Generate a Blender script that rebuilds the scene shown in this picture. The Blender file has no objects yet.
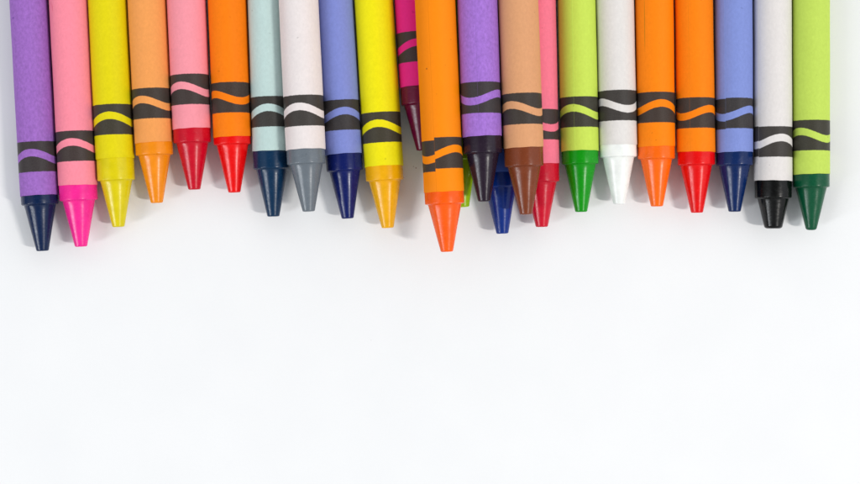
import bpy, bmesh, math, random
from mathutils import Vector, Matrix
random.seed(7)
scene = bpy.context.scene
C = scene.collection
PX = 0.0002105            # metres per photograph pixel at table level
D = 1500.0                # camera height in the same pixels
CX, CY = 430.0, 242.0

def lin(c):
    return tuple(((v/255.0+0.055)/1.055)**2.4 if v > 10.3 else v/255.0/12.92 for v in c)

def world_xy(px, py, h):
    """point at height h (in px) that the lens sees at px, py"""
    k = (D-h)/D
    return (px-CX)*k, (CY-py)*k

# ---------------------------------------------------------------- node helpers
def new_mat(name):
    m = bpy.data.materials.new(name); m.use_nodes = True
    nt = m.node_tree
    b = nt.nodes['Principled BSDF']
    return m, nt, b

class N:
    def __init__(s, nt): s.nt = nt
    def math(s, op, a, b=None, c=None, clamp=False):
        n = s.nt.nodes.new('ShaderNodeMath'); n.operation = op; n.use_clamp = clamp
        for i, v in enumerate((a, b, c)):
            if v is None: continue
            if isinstance(v, (int, float)): n.inputs[i].default_value = v
            else: s.nt.links.new(v, n.inputs[i])
        return n.outputs[0]
    def step(s, a, lo, hi):          # smooth ramp 0..1
        n = s.nt.nodes.new('ShaderNodeMapRange'); n.interpolation_type = 'SMOOTHSTEP'
        s.nt.links.new(a, n.inputs[0]); n.inputs[1].default_value = lo; n.inputs[2].default_value = hi
        return n.outputs[0]
    def rng(s, a, lo, hi, o0, o1):
        n = s.nt.nodes.new('ShaderNodeMapRange')
        s.nt.links.new(a, n.inputs[0])
        for i, v in enumerate((lo, hi, o0, o1)): n.inputs[i+1].default_value = v
        return n.outputs[0]
    def noise(s, vec, scale, detail=2, rough=0.5):
        n = s.nt.nodes.new('ShaderNodeTexNoise')
        s.nt.links.new(vec, n.inputs['Vector'])
        n.inputs['Scale'].default_value = scale; n.inputs['Detail'].default_value = detail
        n.inputs['Roughness'].default_value = rough
        return n.outputs['Fac']
    def mapping(s, vec, scale, loc=(0, 0, 0)):
        n = s.nt.nodes.new('ShaderNodeMapping'); s.nt.links.new(vec, n.inputs[0])
        n.inputs['Scale'].default_value = scale; n.inputs['Location'].default_value = loc
        return n.outputs[0]
    def mix(s, fac, a, b, mode='MIX'):
        n = s.nt.nodes.new('ShaderNodeMix'); n.data_type = 'RGBA'; n.blend_type = mode
        for sock, v in ((n.inputs[0], fac), (n.inputs[6], a), (n.inputs[7], b)):
            if isinstance(v, (int, float)): sock.default_value = v
            elif isinstance(v, tuple): sock.default_value = (*v[:3], 1)
            else: s.nt.links.new(v, sock)
        return n.outputs[2]
    def bump(s, h, strength, dist):
        n = s.nt.nodes.new('ShaderNodeBump'); s.nt.links.new(h, n.inputs['Height'])
        n.inputs['Strength'].default_value = strength; n.inputs['Distance'].default_value = dist
        return n.outputs[0]

INK = lin((53, 49, 46))

def wrapper_material(name, rgb, y_top, crest, seam, shift, specks, mottle, seed):
    m, nt, b = new_mat(name); n = N(nt)
    tc = nt.nodes.new('ShaderNodeTexCoord')
    off = n.mapping(tc.outputs['Object'], (1, 1, 1), (seed*0.37, seed*0.11, seed*0.23))
    sep = nt.nodes.new('ShaderNodeSeparateXYZ'); nt.links.new(tc.outputs['Object'], sep.inputs[0])
    x, y, z = sep.outputs
    th = n.math('ARCTAN2', x, z)
    H = 29.8*PX
    wob = n.rng(n.noise(off, 2600, 2), 0, 1, -0.012, 0.012)
    s = n.math('ADD', n.math('DIVIDE', n.math('SUBTRACT', y_top, y), H), wob)
    if shift:
        a = math.radians(seam)
        flap = n.math('MULTIPLY', n.math('LESS_THAN', th, a), n.math('GREATER_THAN', th, a-2.2))
        s = n.math('SUBTRACT', s, n.math('MULTIPLY', flap, shift*PX/H))
    e = 0.012
    band = n.math('MULTIPLY', n.step(s, -e, e), n.math('SUBTRACT', 1.0, n.step(s, 1-e, 1+e)))
    cosv = n.math('COSINE', n.math('MULTIPLY', n.math('SUBTRACT', th, math.radians(crest)), 2.0))
    sc = n.math('SUBTRACT', 0.497, n.math('MULTIPLY', cosv, 0.127))
    d = n.math('ABSOLUTE', n.math('SUBTRACT', s, sc))
    stripe = n.math('SUBTRACT', 1.0, n.step(d, 0.121-e, 0.121+e))
    ink = n.math('MULTIPLY', band, n.math('SUBTRACT', 1.0, stripe))
    # second printed band at the far end
    L = 425.0*PX
    s2 = n.math('DIVIDE', n.math('SUBTRACT', y, L-60*PX), H)
    band2 = n.math('MULTIPLY', n.step(s2, -e, e), n.math('SUBTRACT', 1.0, n.step(s2, 1-e, 1+e)))
    d2 = n.math('ABSOLUTE', n.math('SUBTRACT', s2, sc))
    ink2 = n.math('MULTIPLY', band2, n.step(d2, 0.121-e, 0.121+e))
    ink = n.math('MAXIMUM', ink, ink2)
    base = tuple(v*0.87 for v in lin(rgb))
    # paper fibre mottling, long fibres along and across
    f1 = n.noise(n.mapping(off, (1, 0.7, 1)), 1900, 5, 0.65)
    f2 = n.noise(off, 420, 3, 0.55)
    f3 = n.noise(off, 5200, 2, 0.6)
    lo = tuple(v*(1-mottle) for v in base)
    hi = tuple(v*(1+mottle*0.5)+0.02*mottle for v in base)
    col = n.mix(n.rng(f1, 0.3, 0.7, 0, 1), lo, hi)
    col = n.mix(n.rng(f2, 0.3, 0.7, 0, 0.35), col, tuple(v*0.93 for v in base))
    # tiny worn specks
    sp = n.step(n.noise(off, 900, 1), 0.775, 0.80)
    col = n.mix(n.math('MULTIPLY', sp, 0.4), col, tuple(v*0.5 for v in base))
    inkc = n.mix(n.rng(f3, 0.3, 0.75, 0.0, 1.0), tuple(v*0.85 for v in INK), tuple(v*1.35 for v in INK))
    col = n.mix(n.math('MULTIPLY', ink, 0.985), col, inkc)
    # seam of the wrapper: a thin darker line along its edge
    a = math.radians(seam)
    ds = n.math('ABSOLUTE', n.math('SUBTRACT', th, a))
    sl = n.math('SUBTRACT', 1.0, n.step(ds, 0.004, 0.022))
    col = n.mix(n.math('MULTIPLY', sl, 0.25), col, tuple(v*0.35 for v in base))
    for (sa, sy, sr, st, sc_) in specks:
        dx = n.math('MULTIPLY', n.math('SUBTRACT', th, math.radians(sa)), 18.5*PX)
        dy = n.math('DIVIDE', n.math('SUBTRACT', y, sy), st)
        dd = n.math('SQRT', n.math('ADD', n.math('MULTIPLY', dx, dx), n.math('MULTIPLY', dy, dy)))
        k = n.math('SUBTRACT', 1.0, n.step(dd, sr*PX*0.5, sr*PX*1.2))
        col = n.mix(n.math('MULTIPLY', k, 0.6), col, lin(sc_))
    nt.links.new(col, b.inputs['Base Color'])
    nt.links.new(n.rng(ink, 0, 1, 0.62, 0.42), b.inputs['Roughness'])
    b.inputs['Specular IOR Level'].default_value = 0.15
    nrm = n.bump(n.math('ADD', f1, n.math('MULTIPLY', f3, 0.5)), 0.35, 0.00004)
    nt.links.new(nrm, b.inputs['Normal'])
    return m

def wax_material(name, rgb, seed, spec=0.5, rough=0.22):
    m, nt, b = new_mat(name); n = N(nt)
    tc = nt.nodes.new('ShaderNodeTexCoord')
    off = n.mapping(tc.outputs['Object'], (1, 1, 1), (seed*0.31, seed*0.17, seed*0.29))
    base = tuple(v*0.86 for v in lin(rgb))
    base = tuple(max(v-0.008, 0.0012) for v in base)
    f = n.noise(off, 500, 3)
    col = n.mix(n.rng(f, 0.3, 0.7, 0, 1), tuple(v*0.92 for v in base), tuple(min(1, v*1.05+0.002) for v in base))
    # small nicks and rubbed flecks
    sp = n.step(n.noise(n.mapping(off, (1, 0.6, 1)), 1500, 1), 0.785, 0.82)
    col = n.mix(n.math('MULTIPLY', sp, 0.10 if min(rgb) > 200 else 0.28), col, tuple(v*0.5 for v in base))
    nt.links.new(col, b.inputs['Base Color'])
    b.inputs['Specular IOR Level'].default_value = spec
    r = n.rng(n.noise(off, 1800, 3), 0.3, 0.7, rough-0.05, rough+0.08)
    nt.links.new(r, b.inputs['Roughness'])
    b.inputs['Subsurface Weight'].default_value = 0.05
    b.inputs['Subsurface Scale'].default_value = 0.0008
    b.inputs['Subsurface Radius'].default_value = (1, 0.8, 0.6)
    # moulding rings round the wax plus handling dents
    rings = n.noise(n.mapping(off, (0.02, 1, 0.02)), 2600, 2)
    dents = n.noise(off, 700, 3)
    nt.links.new(n.bump(n.math('ADD', rings, dents), 0.22, 0.00003), b.inputs['Normal'])
    return m

# ---------------------------------------------------------------- mesh helpers
def link(name, me, mat, parent):
    o = bpy.data.objects.new(name, me); C.objects.link(o)
    me.materials.append(mat); o.parent = parent
    for p in me.polygons: p.use_smooth = True
    return o

def lathe(profile, seg, rfun=None):
    """profile of (y, r); axis is local Y; angle 0 points up (+Z)"""
    bm = bmesh.new(); rings = []
    for (y, r) in profile:
        ring = []
        for k in range(seg):
            a = -math.pi + 2*math.pi*k/seg
            rr = r if rfun is None else rfun(r, a, y)
            ring.append(bm.verts.new((math.sin(a)*rr, y, math.cos(a)*rr)))
        rings.append(ring)
    for i in range(len(rings)-1):
        for k in range(seg):
            k2 = (k+1) % seg
            bm.faces.new((rings[i][k], rings[i][k2], rings[i+1][k2], rings[i+1][k]))
    return bm, rings

def fin(bm, name):
    bmesh.ops.recalc_face_normals(bm, faces=bm.faces)
    me = bpy.data.meshes.new(name); bm.to_mesh(me); bm.free()
    return me

def mark_sharp(me, ang=math.radians(35)):
    bm = bmesh.new(); bm.from_mesh(me)
    for e in bm.edges:
        if len(e.link_faces) == 2 and e.calc_face_angle(0) > ang: e.smooth = False
    bm.to_mesh(me); bm.free()

# ---------------------------------------------------------------- the crayons
# xt: centre of the crayon at the photograph's top edge; tip: centre of its point; yc/yw: where cone and wrapper end
#    kind     xt     tip x   tip y   yc     yw    width crest  seam  shift wrapper            wax               label
CR = [
 dict(xt=28.7, tx=42.6, ty=251, yc=204.7, yw=195.8, w=37.6, crest=-5, seam=150, wr=(160,107,194), wx=(14,42,76), mo=.24, sp=[(-44,19,2.4,.35,(85,35,130))],
      label='lilac purple crayon with a navy blue point, leftmost of all the crayons'),
 dict(xt=68.5, tx=81.1, ty=246.7, yc=200.5, yw=185.3, w=38.4, crest=0, seam=140, wr=(252,142,160), wx=(250,48,150), mo=.08, sp=[(-43,9,.5,9,(205,50,80)),(-48,5,.4,6,(205,60,90))],
      label='pink crayon with a hot magenta pink point, second from the left'),
 dict(xt=107.3, tx=118.5, ty=227, yc=180.6, yw=159, w=38.2, crest=0, seam=170, wr=(230,214,4), wx=(224,206,0), mo=.08,
      label='yellow crayon with a greenish yellow point, between the pink and the peach crayons'),
 dict(xt=146.8, tx=156.9, ty=203, yc=155.3, yw=143, w=38.2, crest=-24, seam=130, wr=(244,160,86), wx=(246,145,32), mo=.08,
      label='pale peach orange crayon with a light orange point beside the yellow crayon'),
 dict(xt=186.3, tx=194.4, ty=189.7, yc=143, yw=129.2, w=38.4, crest=-21, seam=160, wr=(248,152,164), wx=(204,0,46), mo=.07,
      label='pale pink crayon with a deep crimson point left of the first bright orange crayon'),
 dict(xt=227.1, tx=234.4, ty=192.6, yc=144.8, yw=137.3, w=38.2, crest=-52, seam=135, wr=(255,128,0), wx=(240,14,4), mo=.08,
      label='bright orange crayon with a scarlet point, left of the pale blue crayon'),
 dict(xt=266.6, tx=273.4, ty=216.6, yc=169, yw=151.2, w=37.8, crest=0, seam=165, wr=(194,217,213), wx=(6,54,84), mo=.08,
      label='pale icy blue crayon with a dark teal navy point, left of the grey-pointed crayon'),
 dict(xt=298.4, tx=308.7, ty=211.6, yc=164.2, yw=150, w=39.0, crest=-10, seam=150, wr=(236,226,224), wx=(112,120,128), mo=.07, up=True,
      label='white crayon with a slate grey point, lying slightly raised on its neighbours'),
 dict(xt=334.0, tx=347.7, ty=218.6, yc=171, yw=154.5, w=37.6, crest=14, seam=140, wr=(130,142,212), wx=(12,36,98), mo=.09,
      label='periwinkle blue crayon with a royal navy point, left of the yellow crayon with amber point'),
 dict(xt=373.7, tx=387.7, ty=228, yc=180.5, yw=166.6, w=38.9, crest=-10, seam=165, wr=(244,232,6), wx=(244,178,0), mo=.07,
      label='bright yellow crayon with an amber golden point beside the magenta one'),
 dict(xt=413.3, tx=422.6, ty=150.5, yc=104.8, yw=86.8, w=38.0, crest=5, seam=150, wr=(228,32,130), wx=(104,8,56), mo=.06,
      label='magenta crayon with a maroon point tucked under the big orange crayon, shortest in view'),
 dict(xt=435.1, tx=446.9, ty=251.8, yc=204, yw=191.8, w=39.4, crest=42, seam=-22, shift=2.6, wr=(255,140,0), wx=(255,98,2), mo=.03, up=True, sp=[(-35,70,.9)],
      label='orange crayon lying on top with a misaligned black band and red-orange point'),
 dict(xt=450.0, tx=463.2, ty=207.2, yc=160, yw=146, w=37.4, crest=20, seam=160, wr=(185,215,60), wx=(165,205,20), mo=.08,
      label='lime green crayon almost hidden under the raised orange crayon, only its point showing'),
 dict(xt=477.3, tx=484.2, ty=201.6, yc=153.7, yw=137, w=39.2, crest=62, seam=-10, wr=(166,116,210), wx=(46,36,48), mo=.24, up=True,
      label='violet crayon with a blackish purple point, on top between orange and tan ones'),
 dict(xt=492.0, tx=502.4, ty=233.7, yc=187, yw=173, w=37.6, crest=20, seam=150, wr=(70,100,190), wx=(2,54,136), mo=.06,
      label='crayon with a glossy dark blue point showing beneath the violet and the tan crayons'),
 dict(xt=518.0, tx=526.0, ty=214.5, yc=166.5, yw=148, w=39.2, crest=-39, seam=165, wr=(222,160,114), wx=(126,64,40), mo=.08, up=True,
      label='tan crayon with a chocolate brown point, resting on top of the pink crayon'),
 dict(xt=536.5, tx=541.8, ty=227, yc=182, yw=164, w=38.2, crest=-57, seam=52, wr=(252,124,148), wx=(208,0,50), mo=.08,
      label='rose pink crayon with a ruby red point, half hidden beneath the tan crayon'),
 dict(xt=576.7, tx=581.2, ty=212, yc=164.3, yw=151.5, w=37.8, crest=-26, seam=-21, wr=(202,226,88), wx=(8,150,10), mo=.07,
      label='lime yellow crayon with a bright grass green point, beside the all-white crayon'),
 dict(xt=614.7, tx=619.3, ty=204.2, yc=157.3, yw=145.1, w=38.0, crest=-65, seam=140, wr=(228,223,219), wx=(246,248,244), mo=.07, sp=[(-14,103,.7)],
      label='white crayon with a pure white wax point'),
 dict(xt=654.1, tx=656.9, ty=206.5, yc=159.2, yw=147, w=38.0, crest=10, seam=150, wr=(255,134,0), wx=(255,110,0), mo=.07, sp=[(-39,26,.6,50,(150,110,10))],
      label='orange crayon with a matching orange point, right of the all-white crayon'),
 dict(xt=693.7, tx=697.0, ty=212.8, yc=165.2, yw=152.4, w=38.0, crest=40, seam=-27, wr=(255,132,0), wx=(234,8,12), mo=.07,
      label='orange crayon with a bright red point, left of the rightmost blue crayon'),
 dict(xt=733.4, tx=734.6, ty=211.8, yc=165.6, yw=152.8, w=37.2, crest=48, seam=-37, shift=0.7, wr=(130,146,212), wx=(14,46,94), mo=.09,
      label='blue crayon with a dark navy point, right of the orange crayon with red point'),
 dict(xt=772.6, tx=773.3, ty=228.6, yc=198.3, yw=181, w=37.4, crest=13, seam=-60, shift=-.6, wr=(228,222,219), wx=(20,20,24), mo=.07, tr=9.0, soft=True,
      label='white crayon with a blunt black point'),
 dict(xt=810.7, tx=811.2, ty=230.2, yc=187.4, yw=174.6, w=36.9, crest=-50, seam=150, wr=(194,220,92), wx=(0,86,58), mo=.08, tr=5.6, soft=True,
      label='yellow-green crayon with a dark bottle green point, rightmost of all the crayons'),
]
LEN = 425.0
for c in CR:
    c['R'] = c['w']/2*(1-19/D); c['h'] = c['R']
def axis(c, h):
    x0, y0 = world_xy(c['xt'], 0, h); x1, y1 = world_xy(c['tx'], c['ty'], h)
    return x0, y0, x1, y1
def x_at(c, y):
    x0, y0, x1, y1 = axis(c, c['h']); return x0+(x1-x0)*(y-y0)/(y1-y0)
low = [c for c in CR if not c.get('up')]
for it in range(6):
    for c in CR:
        if not c.get('up'): continue
        best = c['R']; ybot = world_xy(0, c['yw'], c['h'])[1]
        for o in low:
            yb = max(ybot, world_xy(0, o['yw'], o['h'])[1])
            for y in (yb, yb+60, yb+150, 300):
                dx = x_at(c, y)-x_at(o, y); rr = c['R']+o['R']
                if abs(dx) < rr: best = max(best, o['h']+math.sqrt(rr*rr-dx*dx))
        c['h'] = best
        print('raised', c['label'][:30], round(best, 1))

for i, c in enumerate(CR):
    h, R = c['h'], c['R']
    x0, y0, x1, y1 = axis(c, h)
    ang = math.atan2(x1-x0, y0-y1)           # lean, measured from +Y
    root = bpy.data.objects.new('crayon', None); C.objects.link(root)
    root.empty_display_size = 0.01
    root.location = (x1*PX, y1*PX, (h-R)*PX)
    root.rotation_euler = (0, 0, ang)
    root['label'] = c['label']; root['category'] = 'crayon'; root['group'] = 'crayons laid side by side in a row'
    k = (D-h)/D
    cone = (c['ty']-c['yc'])*k; wrap = (c['ty']-c['yw'])*k
    Rc = R*0.972; rt = c.get('tr', 6.15); r1 = R*0.815
    n1 = []
    # wax: one continuous body, point, shoulder, core and flat butt
    b0 = 1.7 if not c.get('soft') else 3.4
    n1.append((0.0, 0.02)); n1.append((0.0, rt-b0))
    for q in range(1, 6):
        t = q/5*math.pi/2
        n1.append((b0*0.8*(1-math.cos(t)), rt-b0+b0*math.sin(t)))
    for q in range(1, 13):
        f = q/12.0
        n1.append((b0*0.8+(cone-1.2-b0*0.8)*f, rt+(r1-rt)*f))
    n1 += [(cone-0.5, r1+0.25), (cone-0.1, r1+0.8), (cone, Rc-1.1), (cone+0.25, Rc-0.45), (cone+0.8, Rc-0.08), (cone+1.4, Rc),
           (wrap-0.3, Rc*1.002), (wrap+4, Rc*0.985), (LEN-9, Rc*0.985), (LEN-0.9, Rc), (LEN, Rc-0.9), (LEN, 0.02)]
    rnd = random.Random(100+i)
    ph = rnd.uniform(0, 6.28)
    def wob(r, a, y, ph=ph):
        return r*(1+0.004*math.sin(2*a+ph)+0.003*math.sin(3*a+1.7*ph+y*900))
    bm, _ = lathe([(a*PX, b*PX) for a, b in n1], 96, wob)
    me = fin(bm, 'wax'); 
    white = c['wx'][0] > 240 and c['wx'][2] > 200
    wm = wax_material('wax', c['wx'], i+1, 0.28)
    zo = R*PX
    o = link('wax_core', me, wm, root); o.location = (0, 0, zo)
    mark_sharp(me, math.radians(60))
    # paper wrapper with its overlapping flap
    sa = math.radians(c['seam']); flap = (0.2 if c.get('shift', 0) > 2 else 0.32)*PX
    def rf(r, a, y, sa=sa, flap=flap, ph=ph):
        d = (sa-a) % (2*math.pi)
        g = flap*max(0.0, 1-d/1.7)
        return r+g+0.10*PX*math.sin(a*2+ph+y*120)+0.05*PX*math.sin(5*a+y*400+ph)
    prof = [(wrap*PX, Rc*0.97*PX), (wrap*PX, (R-0.12)*PX), ((wrap+0.15)*PX, R*PX)]
    for q in range(1, 41): prof.append(((wrap+0.15+(LEN-14-wrap)*q/40.0)*PX, R*PX))
    prof.append(((LEN-13.85)*PX, Rc*0.97*PX))
    bm, rings = lathe(prof, 256, rf)
    me = fin(bm, 'wrapper')
    # ragged cut of the paper end
    for v in me.vertices:
        if v.co.y < (wrap+1)*PX:
            a = math.atan2(v.co.x, v.co.z)
            v.co.y += PX*(0.35*math.sin(a+ph)+0.12*math.sin(7*a+ph))
    ytop = wrap+(23.6+29.8)*k
    wr = wrapper_material('wrapper_paper', c['wr'], ytop*PX, c['crest'], c['seam'], c.get('shift', 0),
                          [(s_[0], (c['ty']-s_[1])*k*PX, s_[2], s_[3] if len(s_) > 3 else 1.0, s_[4] if len(s_) > 4 else (70, 40, 25)) for s_ in c.get('sp', [])], c['mo'], i+3)
    o = link('wrapper', me, wr, root); o.location = (0, 0, zo)
    mark_sharp(me, math.radians(40))

# ---------------------------------------------------------------- tabletop
m, nt, b = new_mat('white_paper'); n = N(nt)
tc = nt.nodes.new('ShaderNodeTexCoord'); ob = tc.outputs['Object']
f = n.noise(ob, 60, 4); g = n.noise(ob, 2200, 3, 0.6)
col = n.mix(n.rng(f, 0.3, 0.7, 0, 1), (0.748, 0.749, 0.754), (0.768, 0.768, 0.770))
col = n.mix(n.rng(g, 0.3, 0.7, 0, 0.25), col, (0.72, 0.722, 0.73))
sep = nt.nodes.new('ShaderNodeSeparateXYZ'); nt.links.new(ob, sep.inputs[0])
for (px, py, r) in ((416, 168, .8), (413.5, 166.5, .5), (404, 178, .4), (371, 340, 1.0)):
    wx, wy = world_xy(px, py, 0)
    dx = n.math('SUBTRACT', sep.outputs[0], wx*PX); dy = n.math('SUBTRACT', sep.outputs[1], wy*PX)
    dd = n.math('SQRT', n.math('ADD', n.math('MULTIPLY', dx, dx), n.math('MULTIPLY', dy, dy)))
    k_ = n.math('SUBTRACT', 1.0, n.step(dd, r*PX*0.4, r*PX*1.3))
    col = n.mix(n.math('MULTIPLY', k_, 0.6 if py < 300 else 0.06), col, (0.16, 0.05, 0.03))
nt.links.new(col, b.inputs['Base Color'])
b.inputs['Roughness'].default_value = 0.75; b.inputs['Specular IOR Level'].default_value = 0.2
nt.links.new(n.bump(g, 0.25, 0.00005), b.inputs['Normal'])
bm = bmesh.new(); bmesh.ops.create_grid(bm, x_segments=8, y_segments=8, size=0.8)
me = bpy.data.meshes.new('tabletop'); bm.to_mesh(me); bm.free()
t = bpy.data.objects.new('tabletop', me); C.objects.link(t); me.materials.append(m)
t['kind'] = 'structure'

# ---------------------------------------------------------------- light
w = bpy.data.worlds.new('World'); scene.world = w; w.use_nodes = True
bg = w.node_tree.nodes['Background']
bg.inputs[0].default_value = (0.93, 0.965, 1.0, 1)
# unseen pale room glow, shaped to brighten right and far side, dimmed overhead
wn = N(w.node_tree); wtc = w.node_tree.nodes.new('ShaderNodeTexCoord')
wsep = w.node_tree.nodes.new('ShaderNodeSeparateXYZ'); w.node_tree.links.new(wtc.outputs['Generated'], wsep.inputs[0])
up = wn.step(wsep.outputs[2], 0.84, 0.95)
mid = wn.step(wsep.outputs[2], 0.05, 0.6)
st = wn.math('ADD', wn.math('ADD', 0.46, wn.math('MULTIPLY', mid, 0.42)), wn.math('MULTIPLY', wsep.outputs[0], 0.34))
st = wn.math('ADD', st, wn.math('MULTIPLY', wsep.outputs[1], 0.34))
st = wn.math('MULTIPLY', st, wn.math('SUBTRACT', 1.0, wn.math('MULTIPLY', up, 0.72)))
w.node_tree.links.new(st, bg.inputs[1])

def area(name, loc, sx, sy, power, color, target=(0, 0.02, 0)):
    l = bpy.data.lights.new(name, 'AREA'); l.shape = 'RECTANGLE'; l.size = sx; l.size_y = sy
    l.energy = power; l.color = color
    o = bpy.data.objects.new(name, l); C.objects.link(o); o.location = loc
    o.rotation_euler = (Vector(target)-Vector(loc)).to_track_quat('-Z', 'Y').to_euler()
    return o
area('key_lamp', (0.62, -0.225, 0.81), 0.028, 0.17, 5.3, (1.0, 0.965, 0.92))
area('window_light', (-0.85, -0.38, 0.66), 0.15, 0.7, 5.6, (0.93, 0.965, 1.0))

# ---------------------------------------------------------------- camera
cam = bpy.data.cameras.new('camera'); co = bpy.data.objects.new('camera', cam); C.objects.link(co)
co.location = (0, 0, D*PX); cam.sensor_width = 36; cam.lens = 36*D/860.0
cam.clip_start = 0.01; cam.clip_end = 50
scene.camera = co
scene.view_settings.view_transform = 'Standard'; scene.view_settings.look = 'None'
scene.view_settings.exposure = 0; scene.view_settings.gamma = 1
scene.render.resolution_x = 1024; scene.render.resolution_y = 576
